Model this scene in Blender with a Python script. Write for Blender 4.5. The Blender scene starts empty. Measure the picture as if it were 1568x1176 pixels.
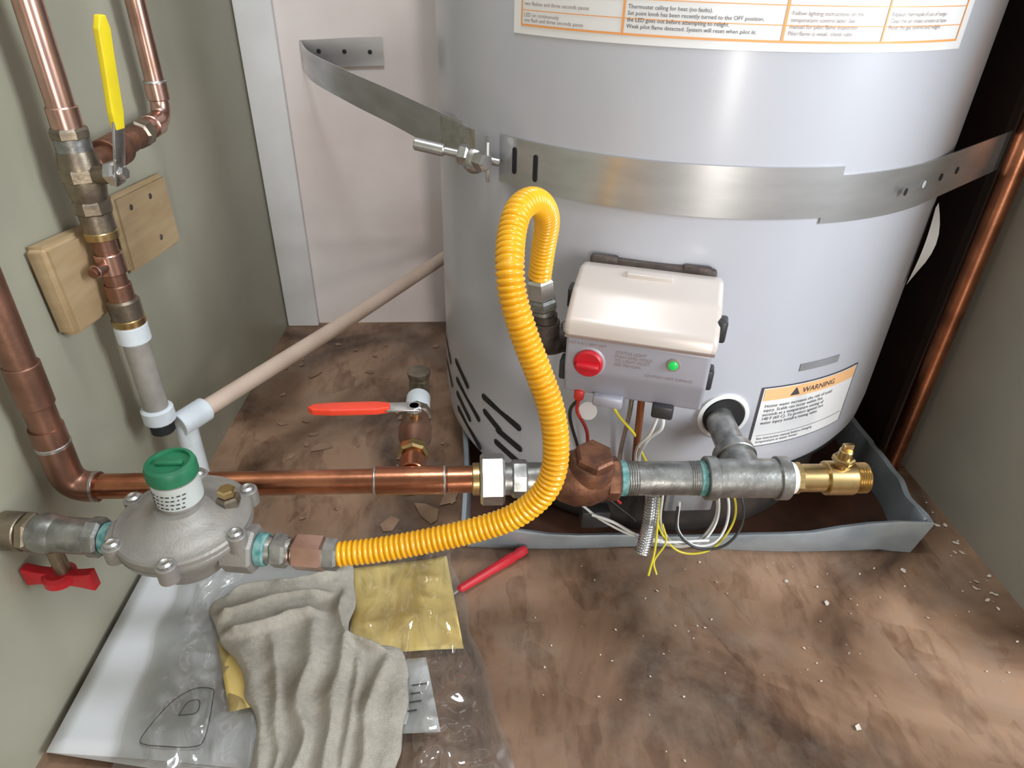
import bpy, bmesh, math, random
from mathutils import Vector, Matrix, noise
random.seed(7)
D=bpy.data; COL=bpy.context.collection
pi=math.pi
# ------------------------------------------------------------ materials
def pmat(name,c1,c2=None,rough=.5,metal=0,scale=40,rvar=.1,bump=0,bscale=200,coat=0,crough=.03,detail=4,trans=0,spec=None,stretch=None,ramp=(.35,.65)):
    m=D.materials.new(name); m.use_nodes=True; nt=m.node_tree; N=nt.nodes; L=nt.links
    b=N['Principled BSDF']; b.inputs['Metallic'].default_value=metal; b.inputs['Roughness'].default_value=rough
    b.inputs['Coat Weight'].default_value=coat; b.inputs['Coat Roughness'].default_value=crough; b.inputs['Transmission Weight'].default_value=trans
    if spec is not None: b.inputs['Specular IOR Level'].default_value=spec
    c1=tuple(c1)+(1,); 
    tc=N.new('ShaderNodeTexCoord'); mp=N.new('ShaderNodeMapping'); L.new(tc.outputs['Object'],mp.inputs[0])
    if stretch: mp.inputs['Scale'].default_value=stretch
    if c2 is not None:
        c2=tuple(c2)+(1,)
        n=N.new('ShaderNodeTexNoise'); n.inputs['Scale'].default_value=scale; n.inputs['Detail'].default_value=detail
        L.new(mp.outputs[0],n.inputs['Vector'])
        r=N.new('ShaderNodeValToRGB'); r.color_ramp.elements[0].position=ramp[0]; r.color_ramp.elements[1].position=ramp[1]
        r.color_ramp.elements[0].color=c1; r.color_ramp.elements[1].color=c2
        L.new(n.outputs['Fac'],r.inputs[0]); L.new(r.outputs[0],b.inputs['Base Color'])
        mr=N.new('ShaderNodeMapRange'); mr.inputs[3].default_value=max(0,rough-rvar); mr.inputs[4].default_value=min(1,rough+rvar)
        L.new(n.outputs['Fac'],mr.inputs[0]); L.new(mr.outputs[0],b.inputs['Roughness'])
    else: b.inputs['Base Color'].default_value=c1
    if bump>0:
        n2=N.new('ShaderNodeTexNoise'); n2.inputs['Scale'].default_value=bscale; n2.inputs['Detail'].default_value=5
        L.new(mp.outputs[0],n2.inputs['Vector'])
        bp=N.new('ShaderNodeBump'); bp.inputs['Strength'].default_value=bump; bp.inputs['Distance'].default_value=.002
        L.new(n2.outputs['Fac'],bp.inputs['Height']); L.new(bp.outputs[0],b.inputs['Normal'])
    return m
COPPER=pmat('copper',(.58,.24,.13),(.30,.12,.065),rough=.27,metal=1,scale=25,bump=.05)
COPPERD=pmat('copper_aged',(.38,.20,.14),(.22,.12,.085),rough=.4,metal=.9,scale=30,bump=.1)
COPPERB=pmat('copper_bright',(.66,.42,.35),(.42,.25,.19),rough=.28,metal=1,scale=25)
SOLDER=pmat('solder',(.6,.58,.56),(.4,.36,.33),rough=.35,metal=1,scale=200)
GALV=pmat('galvanized_steel',(.40,.40,.38),(.22,.22,.21),rough=.38,metal=.9,scale=90,bump=.15)
STEEL=pmat('zinc_steel',(.66,.66,.66),(.48,.48,.48),rough=.28,metal=1,scale=60)
STRAP=pmat('strap_steel',(.62,.62,.63),(.50,.50,.50),rough=.3,metal=.8,scale=14,rvar=.05,stretch=(1,1,4))
BRASS=pmat('brass',(.62,.45,.20),(.40,.28,.13),rough=.3,metal=1,scale=60)
BRASSD=pmat('brass_dull',(.30,.25,.18),(.17,.14,.11),rough=.42,metal=.9,scale=60,bump=.15)
BRONZE=pmat('bronze_rusty',(.22,.095,.05),(.11,.05,.033),rough=.5,metal=.6,scale=90,bump=.3)
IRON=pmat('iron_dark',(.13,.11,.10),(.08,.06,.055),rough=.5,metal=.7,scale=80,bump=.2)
CASTAL=pmat('cast_aluminium',(.34,.32,.29),(.27,.255,.235),rough=.5,metal=.5,scale=40,bump=.15,bscale=500)
LABELG=pmat('regulator_sticker',(.48,.51,.49),rough=.5)
GREEN=pmat('green_plastic',(.012,.135,.065),(.018,.18,.08),rough=.45,scale=50)
TEAL=pmat('teal_thread_sealant',(.05,.20,.20),(.2,.36,.34),rough=.5,scale=200)
TAPE=pmat('ptfe_tape',(.8,.8,.76),(.6,.6,.55),rough=.6,scale=200)
YHOSE=pmat('yellow_hose_coating',(.84,.43,.008),(.74,.34,.006),rough=.33,scale=20,coat=.3)
YGRIP=pmat('yellow_vinyl',(.80,.64,.02),(.73,.57,.02),rough=.35,scale=40)
RED=pmat('red_vinyl',(.52,.012,.022),(.42,.010,.018),rough=.35,scale=40)
REDO=pmat('orange_red_vinyl',(.80,.06,.025),(.68,.05,.02),rough=.35,scale=40)
WPLAS=pmat('white_plastic',(.70,.75,.78),(.60,.65,.68),rough=.35,scale=50)
PEXM=pmat('translucent_pex',(.50,.47,.43),(.40,.37,.33),rough=.35,scale=60,trans=.35)
CPVC=pmat('beige_cpvc_pipe',(.66,.52,.42),(.58,.44,.35),rough=.45,scale=20)
BLACK=pmat('black',(.012,.012,.013),rough=.6)
BLACKP=pmat('black_plastic',(.03,.03,.032),rough=.4)
JACKET=pmat('heater_enamel',(.485,.495,.54),(.45,.46,.505),rough=.4,metal=.0,scale=6,rvar=.03,coat=.6,crough=.22)
SKIRT=pmat('shaded_base',(.035,.03,.028),(.07,.05,.04),rough=.7,scale=30)  # near-black colour puts the shade under the jacket into the base
COVER=pmat('control_cover_beige',(.64,.575,.53),(.60,.535,.49),rough=.3,scale=10,metal=.15)
CBODY=pmat('control_body_silver',(.42,.42,.48),(.38,.38,.44),rough=.35,scale=10,metal=.25)
LABEL=pmat('label_white',(.78,.78,.78),rough=.35)
ORANGE=pmat('label_orange',(.82,.36,.12),rough=.45)
ORANGEL=pmat('label_orange_light',(.86,.50,.24),rough=.45)
INK=pmat('label_ink',(.06,.06,.07),rough=.5)
INKG=pmat('label_ink_gray',(.30,.22,.20),rough=.5)
PLATE=pmat('serial_sticker',(.25,.25,.27),(.2,.2,.2),rough=.5)
PANM=pmat('galvanized_pan',(.42,.47,.50),(.28,.32,.35),rough=.32,metal=.35,scale=16,bump=.15)
PANIN=pmat('rusty_pan_floor',(.04,.02,.015),(.11,.045,.025),rough=.45,scale=16)
WOODB=pmat('bare_wood',(.43,.31,.175),(.36,.25,.13),rough=.6,scale=14,stretch=(1,1,6),bump=.1)
RAG=pmat('dusty_cloth',(.52,.48,.41),(.47,.43,.365),rough=.95,scale=200,bump=.9,bscale=1300,spec=.1)
PAPER=pmat('paper_white',(.66,.67,.68),(.60,.61,.62),rough=.6,scale=15)
YPAP=pmat('yellow_paper',(.88,.68,.24),(.84,.62,.19),rough=.6,scale=15)
W_WH=pmat('wire_white',(.7,.7,.68),rough=.4); W_YE=pmat('wire_yellow',(.7,.6,.05),rough=.4)
W_RE=pmat('wire_red',(.5,.03,.02),rough=.4); W_BK=pmat('wire_black',(.03,.03,.03),rough=.4); W_BR=pmat('thermopile_rod',(.3,.1,.04),rough=.4,metal=.6)
WALLG=pmat('wall_paint_sage',(.36,.345,.265),(.285,.275,.205),rough=.42,scale=4,bump=.12,bscale=60)
WALLGR=pmat('wall_paint_sage_right',(.34,.32,.265),(.27,.255,.21),rough=.6,scale=5,bump=.12,bscale=60)
WALLW=pmat('wall_plaster_white',(.86,.80,.78),(.72,.63,.60),rough=.55,scale=4.5,bump=.12,bscale=40,detail=5)
TRIMW=pmat('trim_white_paint',(.90,.92,.94),(.82,.83,.84),rough=.5,scale=12,bump=.1)
SHADEB=pmat('dark_shade_board',(.03,.018,.015),(.05,.025,.018),rough=.6,scale=10)  # dark brown that paints in the shade beside the heater
CEIL=pmat('ceiling_white',(.6,.6,.58),rough=.8)
def glassy():
    m=D.materials.new('clear_plastic_film'); m.use_nodes=True; nt=m.node_tree; N=nt.nodes; L=nt.links; N.clear()
    o=N.new('ShaderNodeOutputMaterial'); t=N.new('ShaderNodeBsdfTransparent'); g=N.new('ShaderNodeBsdfGlossy'); d=N.new('ShaderNodeBsdfDiffuse')
    t.inputs[0].default_value=(.96,.96,.94,1); g.inputs['Roughness'].default_value=.09; d.inputs[0].default_value=(.6,.6,.57,1)
    f=N.new('ShaderNodeLayerWeight'); f.inputs[0].default_value=.35
    mx=N.new('ShaderNodeMixShader'); mx2=N.new('ShaderNodeMixShader')
    r=N.new('ShaderNodeMapRange'); r.inputs[3].default_value=.08; r.inputs[4].default_value=.75
    L.new(f.outputs['Fresnel'],r.inputs[0]); L.new(r.outputs[0],mx.inputs[0]); L.new(t.outputs[0],mx.inputs[1]); L.new(g.outputs[0],mx.inputs[2])
    mx2.inputs[0].default_value=.05; L.new(mx.outputs[0],mx2.inputs[1]); L.new(d.outputs[0],mx2.inputs[2]); L.new(mx2.outputs[0],o.inputs[0])
    return m
FILM=glassy()
def floor_mat():
    m=D.materials.new('stained_osb_board'); m.use_nodes=True; nt=m.node_tree; N=nt.nodes; L=nt.links; b=N['Principled BSDF']
    tc=N.new('ShaderNodeTexCoord')
    nz=N.new('ShaderNodeTexNoise'); nz.inputs['Scale'].default_value=14; nz.inputs['Detail'].default_value=4
    L.new(tc.outputs['Object'],nz.inputs['Vector'])
    add=N.new('ShaderNodeVectorMath'); add.operation='MULTIPLY_ADD'; add.inputs[1].default_value=(.022,.022,.022)
    L.new(nz.outputs['Color'],add.inputs[0]); L.new(tc.outputs['Object'],add.inputs[2])
    facs=[]
    for rot,sc,st,ch in ((.5,40,(1,.42,1),0),(-.7,34,(1,.40,1),1),(1.5,30,(1,.45,1),2)):
        mp=N.new('ShaderNodeMapping'); mp.inputs['Scale'].default_value=st; mp.inputs['Rotation'].default_value=(0,0,rot); L.new(add.outputs[0],mp.inputs[0])
        v=N.new('ShaderNodeTexVoronoi'); v.inputs['Scale'].default_value=sc; L.new(mp.outputs[0],v.inputs['Vector'])
        sx=N.new('ShaderNodeSeparateColor'); L.new(v.outputs['Color'],sx.inputs[0])
        g=N.new('ShaderNodeTexNoise'); g.inputs['Scale'].default_value=70; g.inputs['Detail'].default_value=6
        mg=N.new('ShaderNodeMapping'); mg.inputs['Scale'].default_value=(1.6,.6,1); mg.inputs['Rotation'].default_value=(0,0,rot); L.new(add.outputs[0],mg.inputs[0]); L.new(mg.outputs[0],g.inputs['Vector'])
        facs.append((sx.outputs[ch],g.outputs['Fac']))
    def math_(op,a,b_,c=None):
        n=N.new('ShaderNodeMath'); n.operation=op
        for i,x in enumerate((a,b_,c)):
            if x is None: continue
            if isinstance(x,(int,float)): n.inputs[i].default_value=x
            else: L.new(x,n.inputs[i])
        return n.outputs[0]
    s=math_('ADD',math_('ADD',facs[0][0],facs[1][0]),facs[2][0])
    gsum=math_('ADD',math_('ADD',facs[0][1],facs[1][1]),facs[2][1])
    tot=math_('DIVIDE',math_('MULTIPLY_ADD',gsum,1.8,s),5.7)
    r=N.new('ShaderNodeValToRGB'); e=r.color_ramp.elements
    e[0].position=.28; e[0].color=(.105,.053,.028,1); e[1].position=.74; e[1].color=(.315,.20,.13,1)
    k=r.color_ramp.elements.new(.5); k.color=(.185,.105,.062,1); L.new(tot,r.inputs[0])
    big=N.new('ShaderNodeTexNoise'); big.inputs['Scale'].default_value=4.6; big.inputs['Detail'].default_value=7; big.inputs['Distortion'].default_value=.9; L.new(tc.outputs['Object'],big.inputs['Vector'])
    rb=N.new('ShaderNodeValToRGB'); rb.color_ramp.elements[0].position=.38; rb.color_ramp.elements[0].color=(.25,.215,.19,1); rb.color_ramp.elements[1].position=.60; rb.color_ramp.elements[1].color=(1.1,1.06,1.02,1)
    kk=rb.color_ramp.elements.new(.47); kk.color=(.62,.56,.51,1)
    L.new(big.outputs['Fac'],rb.inputs[0])
    mx=N.new('ShaderNodeMix'); mx.data_type='RGBA'; mx.blend_type='MULTIPLY'; mx.inputs[0].default_value=1; L.new(r.outputs[0],mx.inputs[6]); L.new(rb.outputs[0],mx.inputs[7])
    dn=N.new('ShaderNodeTexNoise'); dn.inputs['Scale'].default_value=7; dn.inputs['Detail'].default_value=9; dn.inputs['Roughness'].default_value=.72; L.new(tc.outputs['Object'],dn.inputs['Vector'])
    dr=N.new('ShaderNodeMapRange'); dr.inputs[1].default_value=.48; dr.inputs[2].default_value=.74; dr.inputs[4].default_value=.5; L.new(dn.outputs['Fac'],dr.inputs[0])
    mx2=N.new('ShaderNodeMix'); mx2.data_type='RGBA'; L.new(dr.outputs[0],mx2.inputs[0]); L.new(mx.outputs[2],mx2.inputs[6]); mx2.inputs[7].default_value=(.29,.245,.20,1)
    L.new(mx2.outputs[2],b.inputs['Base Color'])
    rr_=N.new('ShaderNodeMapRange'); rr_.inputs[3].default_value=.55; rr_.inputs[4].default_value=.3; L.new(dn.outputs['Fac'],rr_.inputs[0]); L.new(rr_.outputs[0],b.inputs['Roughness'])
    bp=N.new('ShaderNodeBump'); bp.inputs['Strength'].default_value=.25; bp.inputs['Distance'].default_value=.002; L.new(tot,bp.inputs['Height']); L.new(bp.outputs[0],b.inputs['Normal'])
    return m
FLOORM=floor_mat()
# ------------------------------------------------------------ builders
def root(name,loc=(0,0,0)):
    e=D.objects.new(name,None); e.empty_display_size=.02; COL.objects.link(e); return e
def mo(name,verts,faces,mat,par=None,smooth=True,sharp=35):
    me=D.meshes.new(name); me.from_pydata([tuple(v) for v in verts],[],faces)
    bm=bmesh.new(); bm.from_mesh(me); bmesh.ops.recalc_face_normals(bm,faces=bm.faces); bm.to_mesh(me); bm.free()
    if smooth:
        me.shade_smooth()
        if sharp: me.set_sharp_from_angle(angle=math.radians(sharp))
    me.materials.append(mat); o=D.objects.new(name,me); COL.objects.link(o)
    if par: o.parent=par
    return o
def frame(ax):
    ax=Vector(ax).normalized(); h=Vector((0,0,1)) if abs(ax.z)<.9 else Vector((1,0,0))
    u=ax.cross(h).normalized(); return ax,u,ax.cross(u)
def lathe(name,org,ax,prof,mat,par,segs=32,rot=0,flat=False):
    """prof: list of (distance along axis, radius)"""
    org=Vector(org); ax,u,w=frame(ax); V=[];F=[]
    for h,r in prof:
        for i in range(segs):
            a=2*pi*i/segs+rot; V.append(org+ax*h+(u*math.cos(a)+w*math.sin(a))*r)
    n=len(prof)
    for j in range(n-1):
        for i in range(segs):
            k=(i+1)%segs; F.append((j*segs+i,j*segs+k,(j+1)*segs+k,(j+1)*segs+i))
    F.append(tuple(range(segs))); F.append(tuple((n-1)*segs+i for i in range(segs)))
    return mo(name,V,F,mat,par,sharp=30)
def cyl(name,a,b,r,mat,par,segs=28,ch=.0008):
    a=Vector(a);b=Vector(b);l=(b-a).length
    return lathe(name,a,b-a,[(0,r-ch),(ch,r),(l-ch,r),(l,r-ch)],mat,par,segs)
def hexn(name,a,b,r,mat,par,rot=0,segs=6):
    a=Vector(a);b=Vector(b);l=(b-a).length;c=min(.002,l*.2)
    return lathe(name,a,b-a,[(0,r-c),(c,r),(l-c,r),(l,r-c)],mat,par,segs,rot)
def ringed(name,a,b,r,mat,par,amp=.0006,pitch=.002,segs=24):
    a=Vector(a);b=Vector(b);l=(b-a).length;n=int(l/pitch); pr=[]
    for i in range(n+1): pr+= [(i*l/(n+.5),r-amp),((i+.5)*l/(n+.5),r+amp)]
    return lathe(name,a,b-a,pr,mat,par,segs)
def catmull(P,n=12):
    P=[Vector(p) for p in P]; Q=[2*P[0]-P[1]]+P+[2*P[-1]-P[-2]]; out=[]
    for i in range(1,len(Q)-2):
        for k in range(n):
            t=k/n; p0,p1,p2,p3=Q[i-1:i+3]
            out.append(.5*((2*p1)+(p2-p0)*t+(2*p0-5*p1+4*p2-p3)*t*t+(3*p1-p0-3*p2+p3)*t**3))
    out.append(P[-1]); return out
def resample(P,step):
    L=[0]
    for i in range(1,len(P)): L.append(L[-1]+(P[i]-P[i-1]).length)
    n=max(2,int(L[-1]/step)); out=[];j=0
    for k in range(n+1):
        s=L[-1]*k/n
        while j<len(L)-2 and L[j+1]<s: j+=1
        t=(s-L[j])/max(1e-9,L[j+1]-L[j]); out.append(P[j].lerp(P[j+1],min(1,t)))
    return out,L[-1]
def tube(name,P,r,mat,par,segs=14,smooth=True):
    P=[Vector(p) for p in P]; V=[];F=[]; u=None;n=len(P)
    for i,p in enumerate(P):
        t=(P[min(i+1,n-1)]-P[max(i-1,0)]).normalized()
        if u is None: _,u,_=frame(t)
        u=(u-t*u.dot(t)).normalized(); w=t.cross(u); rr=r(i/(n-1)) if callable(r) else r
        for k in range(segs):
            a=2*pi*k/segs; V.append(p+(u*math.cos(a)+w*math.sin(a))*rr)
    for j in range(n-1):
        for i in range(segs):
            k=(i+1)%segs; F.append((j*segs+i,j*segs+k,(j+1)*segs+k,(j+1)*segs+i))
    F.append(tuple(range(segs))); F.append(tuple((n-1)*segs+i for i in range(segs)))
    return mo(name,V,F,mat,par,sharp=60)
def wire(name,P,r,mat,par): 
    return tube(name,resample(catmull(P,10),.003)[0],r,mat,par,segs=8)
def bend(a,c,b,rad,n=8):
    a,c,b=map(Vector,(a,c,b)); d1=(a-c).normalized(); d2=(b-c).normalized(); s=c+d1*rad; e=c+d2*rad
    return [a]+[s*(1-t)**2+c*2*t*(1-t)+e*t*t for t in [i/n for i in range(n+1)]]+[b]
def box(name,c,size,mat,par,axes=None,bev=.001,segs=2):
    bm=bmesh.new(); bmesh.ops.create_cube(bm,size=1)
    for v in bm.verts: v.co=Vector((v.co.x*size[0],v.co.y*size[1],v.co.z*size[2]))
    if bev>0: bmesh.ops.bevel(bm,geom=list(bm.edges),offset=bev,segments=segs,affect='EDGES',profile=.5)
    if axes:
        M=Matrix(axes).transposed()
        for v in bm.verts: v.co=M@v.co
    for v in bm.verts: v.co+=Vector(c)
    me=D.meshes.new(name); bm.to_mesh(me); bm.free(); me.shade_smooth(); me.set_sharp_from_angle(angle=math.radians(40)); me.materials.append(mat)
    o=D.objects.new(name,me); COL.objects.link(o)
    if par: o.parent=par
    return o
def extrude_profile(name,prof,s0,s1,fn,mat,par,bev=.002):
    n=len(prof); bm=bmesh.new(); a=[bm.verts.new(fn(s0,*p)) for p in prof]; b=[bm.verts.new(fn(s1,*p)) for p in prof]
    bm.faces.new(a); bm.faces.new(b[::-1])
    for i in range(n): bm.faces.new((a[i],a[(i+1)%n],b[(i+1)%n],b[i]))
    bmesh.ops.recalc_face_normals(bm,faces=bm.faces)
    if bev: bmesh.ops.bevel(bm,geom=list(bm.edges),offset=bev,segments=3,affect='EDGES',profile=.6)
    me=D.meshes.new(name); bm.to_mesh(me); bm.free(); me.shade_smooth(); me.set_sharp_from_angle(angle=math.radians(40)); me.materials.append(mat)
    o=D.objects.new(name,me); COL.objects.link(o); o.parent=par; return o
# ------------------------------------------------------------ room
def wall(name,a,b,z0,z1,th,mat,side):
    a=Vector((a[0],a[1],0)); b=Vector((b[0],b[1],0)); n=Vector(side)*th
    V=[a,b,b+n,a+n]; V=[Vector((v.x,v.y,z0)) for v in V]+[Vector((v.x,v.y,z1)) for v in V]
    return mo(name,V,[(0,1,2,3),(4,5,6,7),(0,1,5,4),(1,2,6,5),(2,3,7,6),(3,0,4,7)],mat,smooth=False)
# left wall runs very slightly out of square: x=-.3648 at y=0 .. -.305 at y=1.06
def lx(y): return -.3648+.0564*y
wall('wall_left',(lx(-.3),-.3),(lx(1.06),1.06),0,2.3,.08,WALLG,(-1,0,0))
wall('wall_right',(.56,.36),(.56,1.06),0,2.3,.08,WALLGR,(1,0,0))
wall('wall_back',(-.40,1.06),(.64,1.06),0,2.3,.08,WALLW,(0,1,0))
wall('floor',(-.47,-.3),(.66,-.3),-.06,0,1.46,FLOORM,(0,1,0))
wall('ceiling',(-.47,-.3),(.66,-.3),2.3,2.36,1.46,CEIL,(0,1,0))
box('trim_1',(-.2785,1.054,1.15),(.051,.012,2.3),TRIMW,None,bev=.002)
box('shade_board',(.552,.872,1.15),(.016,.37,2.3),SHADEB,None,bev=.002)  # board added to stand in for the dark shaded recess beside the heater
# ------------------------------------------------------------ water heater
CX,CY,R=.2347,.770,.262
def cp(phi,z,r=R):
    a=math.radians(phi); return Vector((CX+r*math.sin(a),CY-r*math.cos(a),z))
wh=root('water_heater')
V=[];F=[];NP=180
def botz(p):
    if p<-30 : return .046
    if p<-26: return .046+(p+30)/4*.066
    return .112
zs=[0,.01,.03,.08,.3,.5,.7,.9,1.2,1.42,1.445,1.46]
for i in range(NP):
    p=-180+360*i/NP
    for j,z in enumerate(zs):
        b=botz(p) if p<120 else .046+(.066 if p<170 else 0)
        zz_=b+(z if z<.1 else 0) if z<.1 else z
        r=R-(.006 if j==0 else .0015 if j==1 else .003 if j==9 else .012 if j==10 else .03 if j==11 else 0)
        V.append(cp(p,zz_,r))
n=len(zs)
for i in range(NP):
    k=(i+1)%NP
    for j in range(n-1): F.append((i*n+j,k*n+j,k*n+j+1,i*n+j+1))
F.append(tuple(i*n+n-1 for i in range(NP)))
mo('jacket',V,F,JACKET,wh,sharp=60)
lathe('jacket_underside',(CX,CY,.108),(0,0,1),[(0,.24),(.003,R-.004)],BLACK,wh,64)
lathe('burner_base',(CX,CY,.003),(0,0,1),[(0,.225),(.01,.23),(.10,.23),(.108,.225)],SKIRT,wh,64)
def patch(name,p0,p1,z0,z1,r,mat,par,skew=0,rnd=0):
    n=max(2,int(abs(p1-p0)/2)+1);V=[];F=[]
    for i in range(n+1):
        p=p0+(p1-p0)*i/n; V+=[cp(p,z0,r),cp(p+skew,z1,r)]
    for i in range(n): F.append((2*i,2*i+2,2*i+3,2*i+1))
    return mo(name,V,F,mat,par,sharp=None)
def ctext(name,body,p0,z,size,mat,par,r=R+.0012,space=1):
    cu=D.curves.new(name,'FONT'); cu.body=body; cu.size=size; cu.space_line=space; cu.resolution_u=2
    t=D.objects.new(name,cu); COL.objects.link(t); bpy.context.view_layer.update()
    me=D.meshes.new_from_object(t.evaluated_get(bpy.context.evaluated_depsgraph_get())); D.objects.remove(t)
    for v in me.vertices: v.co=cp(p0+math.degrees(v.co.x/R),z+v.co.y,r)
    me.materials.clear(); me.materials.append(mat); o=D.objects.new(name,me); COL.objects.link(o); o.parent=par
def stadium(name,p0,z0,p1,z1,w,r,mat,par,seg=8):
    a=Vector((math.radians(p0)*R,z0)); b=Vector((math.radians(p1)*R,z1)); d=(b-a).normalized(); q=Vector((-d.y,d.x)); P=[]
    for i in range(seg+1):
        t=pi/2+pi*i/seg; P.append(a+d*(w*math.cos(t))+q*(w*math.sin(t)))
    for i in range(seg+1):
        t=-pi/2+pi*i/seg; P.append(b+d*(w*math.cos(t))+q*(w*math.sin(t)))
    mid=(a+b)/2
    V=[cp(math.degrees(mid.x/R),mid.y,r)]+[cp(math.degrees(p.x/R),p.y,r) for p in P]
    F=[(0,i+1,(i+1)%len(P)+1) for i in range(len(P))]
    return mo(name,V,F,mat,par,sharp=None)
S=[(-71,.146,-64,.132),(-70.5,.122,-58.5,.101),(-70.5,.102,-63,.088),(-70,.082,-58,.062),(-56,.137,-44,.126),(-55.5,.118,-50,.108),(-50.5,.106,-43.5,.099),(-51,.088,-44,.080),(-84,.146,-77,.130),(-84,.115,-76,.1)]
for i,s in enumerate(S): stadium('vent_slot_%d'%i,*s,.0042,R+.0012,BLACK,wh)
# instruction label
lb=wh
patch('instruction_label',-48.2,30.8,.499,.66,R+.0006,LABEL,lb)
for k,(p0,p1,z0,z1) in enumerate([(-46.5,29,.5045,.506),(-46.5,29,.654,.6555),(-46.5,-46.2,.5045,.6555),(28.7,29,.5045,.6555),(-28,-27.6,.506,.654),(-4.1,-3.7,.506,.654),(12,12.3,.506,.654)]):
    patch('label_rule_%d'%k,p0,p1,z0,z1,R+.001,ORANGE,lb)
for k,z in enumerate([.515,.527,.545,.56]):
    patch('label_row_%d'%k,-46.5,29,z,z+.0006,R+.001,ORANGE,lb)
ctext('label_text_a','two flashes and three seconds pause\n\nLED on continuously',-45.8,.5185,.0038,INKG,lb,space=1.0)
ctext('label_text_b','one flash and three seconds pause',-45.8,.5075,.0038,INKG,lb)
ctext('label_text_c','Thermostat calling for heat (no faults).\nSet point knob has been recently turned to the OFF position,\nthe LED goes out before attempting to relight.\nWeak pilot flame detected. System will reset when pilot lit.',-27.2,.5215,.0037,INK,lb,space=1.1)
ctext('label_text_d','Follow lighting instructions on the\ntemperature control label. See\nmanual for pilot flame inspection.\nPilot flame is weak, check tube.',-3.2,.5215,.0037,INKG,lb,space=1.1)
ctext('label_text_e','Replace thermopile if out of range.\nClean the air intake screens at base.\nReset the gas control and relight.',12.8,.5215,.0037,INKG,lb,space=1.1)
# warning label
patch('warning_label',7.6,34.2,.150,.2195,R+.0006,INK,wh)
patch('warning_label_face',8.1,33.7,.1512,.2183,R+.0009,LABEL,wh)
patch('warning_label_header',8.4,33.4,.2045,.2175,R+.0012,ORANGEL,wh)
ctext('warning_title','WARNING',17.5,.2075,.0085,INK,wh,r=R+.0015)
p=[cp(14.6,.2067,R+.0015),cp(16.9,.2067,R+.0015),cp(15.75,.2155,R+.0015)]; mo('warning_triangle',p,[(0,1,2)],INK,wh,smooth=False)
ctext('warning_text','Hotter water increases the risk of scald\ninjury. Scalds can occur within five\nseconds at a temperature setting of\n140 F (60 C). To protect against hot\nwater injury install a mixing valve.',9.2,.1965,.0050,INK,wh,space=.98)
patch('warning_text_rule',9,33,.1635,.1639,R+.0013,INK,wh)
ctext('warning_text_small','See instruction manual before changing\ntemperature at water heater.',9.2,.1585,.0042,INK,wh,space=.95)
patch('serial_sticker',15.2,25.6,.2325,.2405,R+.0006,PLATE,wh)
# drain opening ring
ax,u,w=frame(cp(.6,.19)-Vector((CX,CY,.19)))
lathe('drain_escutcheon',cp(.6,.19,R-.0035),ax,[(0,.0245),(.005,.0245),(.0055,.023),(.0055,.0205),(.004,.020)],LABEL,wh,40)
lathe('drain_opening',cp(.6,.19,R-.001),ax,[(0,.0195),(.0042,.0195)],BLACK,wh,32)
# peeling sticker on right side
V=[];F=[]
for i in range(9):
    t=i/8; 
    for q in (0,1): V.append(cp(47+q*4+t*2,.285+.075*t,R+.003+.008*math.sin(pi*t)*(.3+q)))
for i in range(8): F.append((2*i,2*i+1,2*i+3,2*i+2))
mo('side_sticker',V,F,LABEL,wh,sharp=None)
# ------------------------------------------------------------ seismic strap
st=root('heater_strap')
def band(name,pts,h,mat,par,th=.0012,tilt=None):
    V=[];F=[];n=len(pts)
    for i,p in enumerate(pts):
        p=Vector(p); t=(Vector(pts[min(i+1,n-1)])-Vector(pts[max(i-1,0)])).normalized(); nn=Vector((t.y,-t.x,0)).normalized()
        for q in (-1,1):
            for s in (0,1): V.append(p+Vector((0,0,q*h/2))+nn*th*s)
    for i in range(n-1):
        a=4*i;b=a+4
        F+=[(a,b,b+2,a+2),(a+1,b+1,b+3,a+3),(a,b,b+1,a+1),(a+2,b+2,b+3,a+3)]
    F+=[(0,1,3,2),(4*n-4,4*n-3,4*n-1,4*n-2)]
    return mo(name,V,F,mat,par,sharp=30)
zc=.4005
pts=[cp(p,zc,R+.0008) for p in range(-51,13,3)]; band('front_band',pts,.040,STRAP,st)
pts=[cp(p,zc-.006,R+.0004) for p in range(10,37,2)]
d=Vector((math.cos(math.radians(37)),math.sin(math.radians(37)),0)); q=cp(37,zc-.006,R+.0004)
pts+=[q+d*(.02*i) for i in range(0,10)]; band('right_band',pts,.038,STRAP,st)
for i in range(4): 
    c=q+d*(-.045+.035*i)+Vector((d.y,-d.x,0))*.0014
    lathe('hole_%d'%i,c,(d.y,-d.x,0),[(0,.0032),(.0004,.0032)],BLACK if i!=1 else WPLAS,st,16)
for p,zz_ in ((-47,.402),(-42,.40)):
    stadium('slot',p,zz_-.009,p,zz_+.009,.0022,R+.0026,BLACK,st)
leg=catmull([(-.222,1.052,.419),(-.20,1.0,.4115),(-.135,.885,.407),(-.08,.795,.404),(-.03,.705,.402),(.012,.638,.401)],6)
band('left_band',leg,.036,STRAP,st)
band('wall_bracket',[(-.112,1.0565,.425),(-.16,1.0565,.423),(-.205,1.0565,.42),(-.225,1.0565,.419)],.036,STRAP,st,th=.002)
for x in (-.13,-.165,-.20): lathe('bracket_hole',(x,1.0558,.424),(0,-1,0),[(0,.003),(.0004,.003)],BLACK,st,14)
band('left_tab',[(-.022,.690,.402),(.0,.655,.401),(.012,.636,.401),(.02,.628,.401)],.030,STEEL,st,th=.002)
cyl('tension_bolt',(-.042,.618,.408),(.030,.598,.398),.0036,STEEL,st,16)
hexn('bolt_nut',(-.006,.608,.403),(.003,.6055,.402),.009,STEEL,st)
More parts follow.
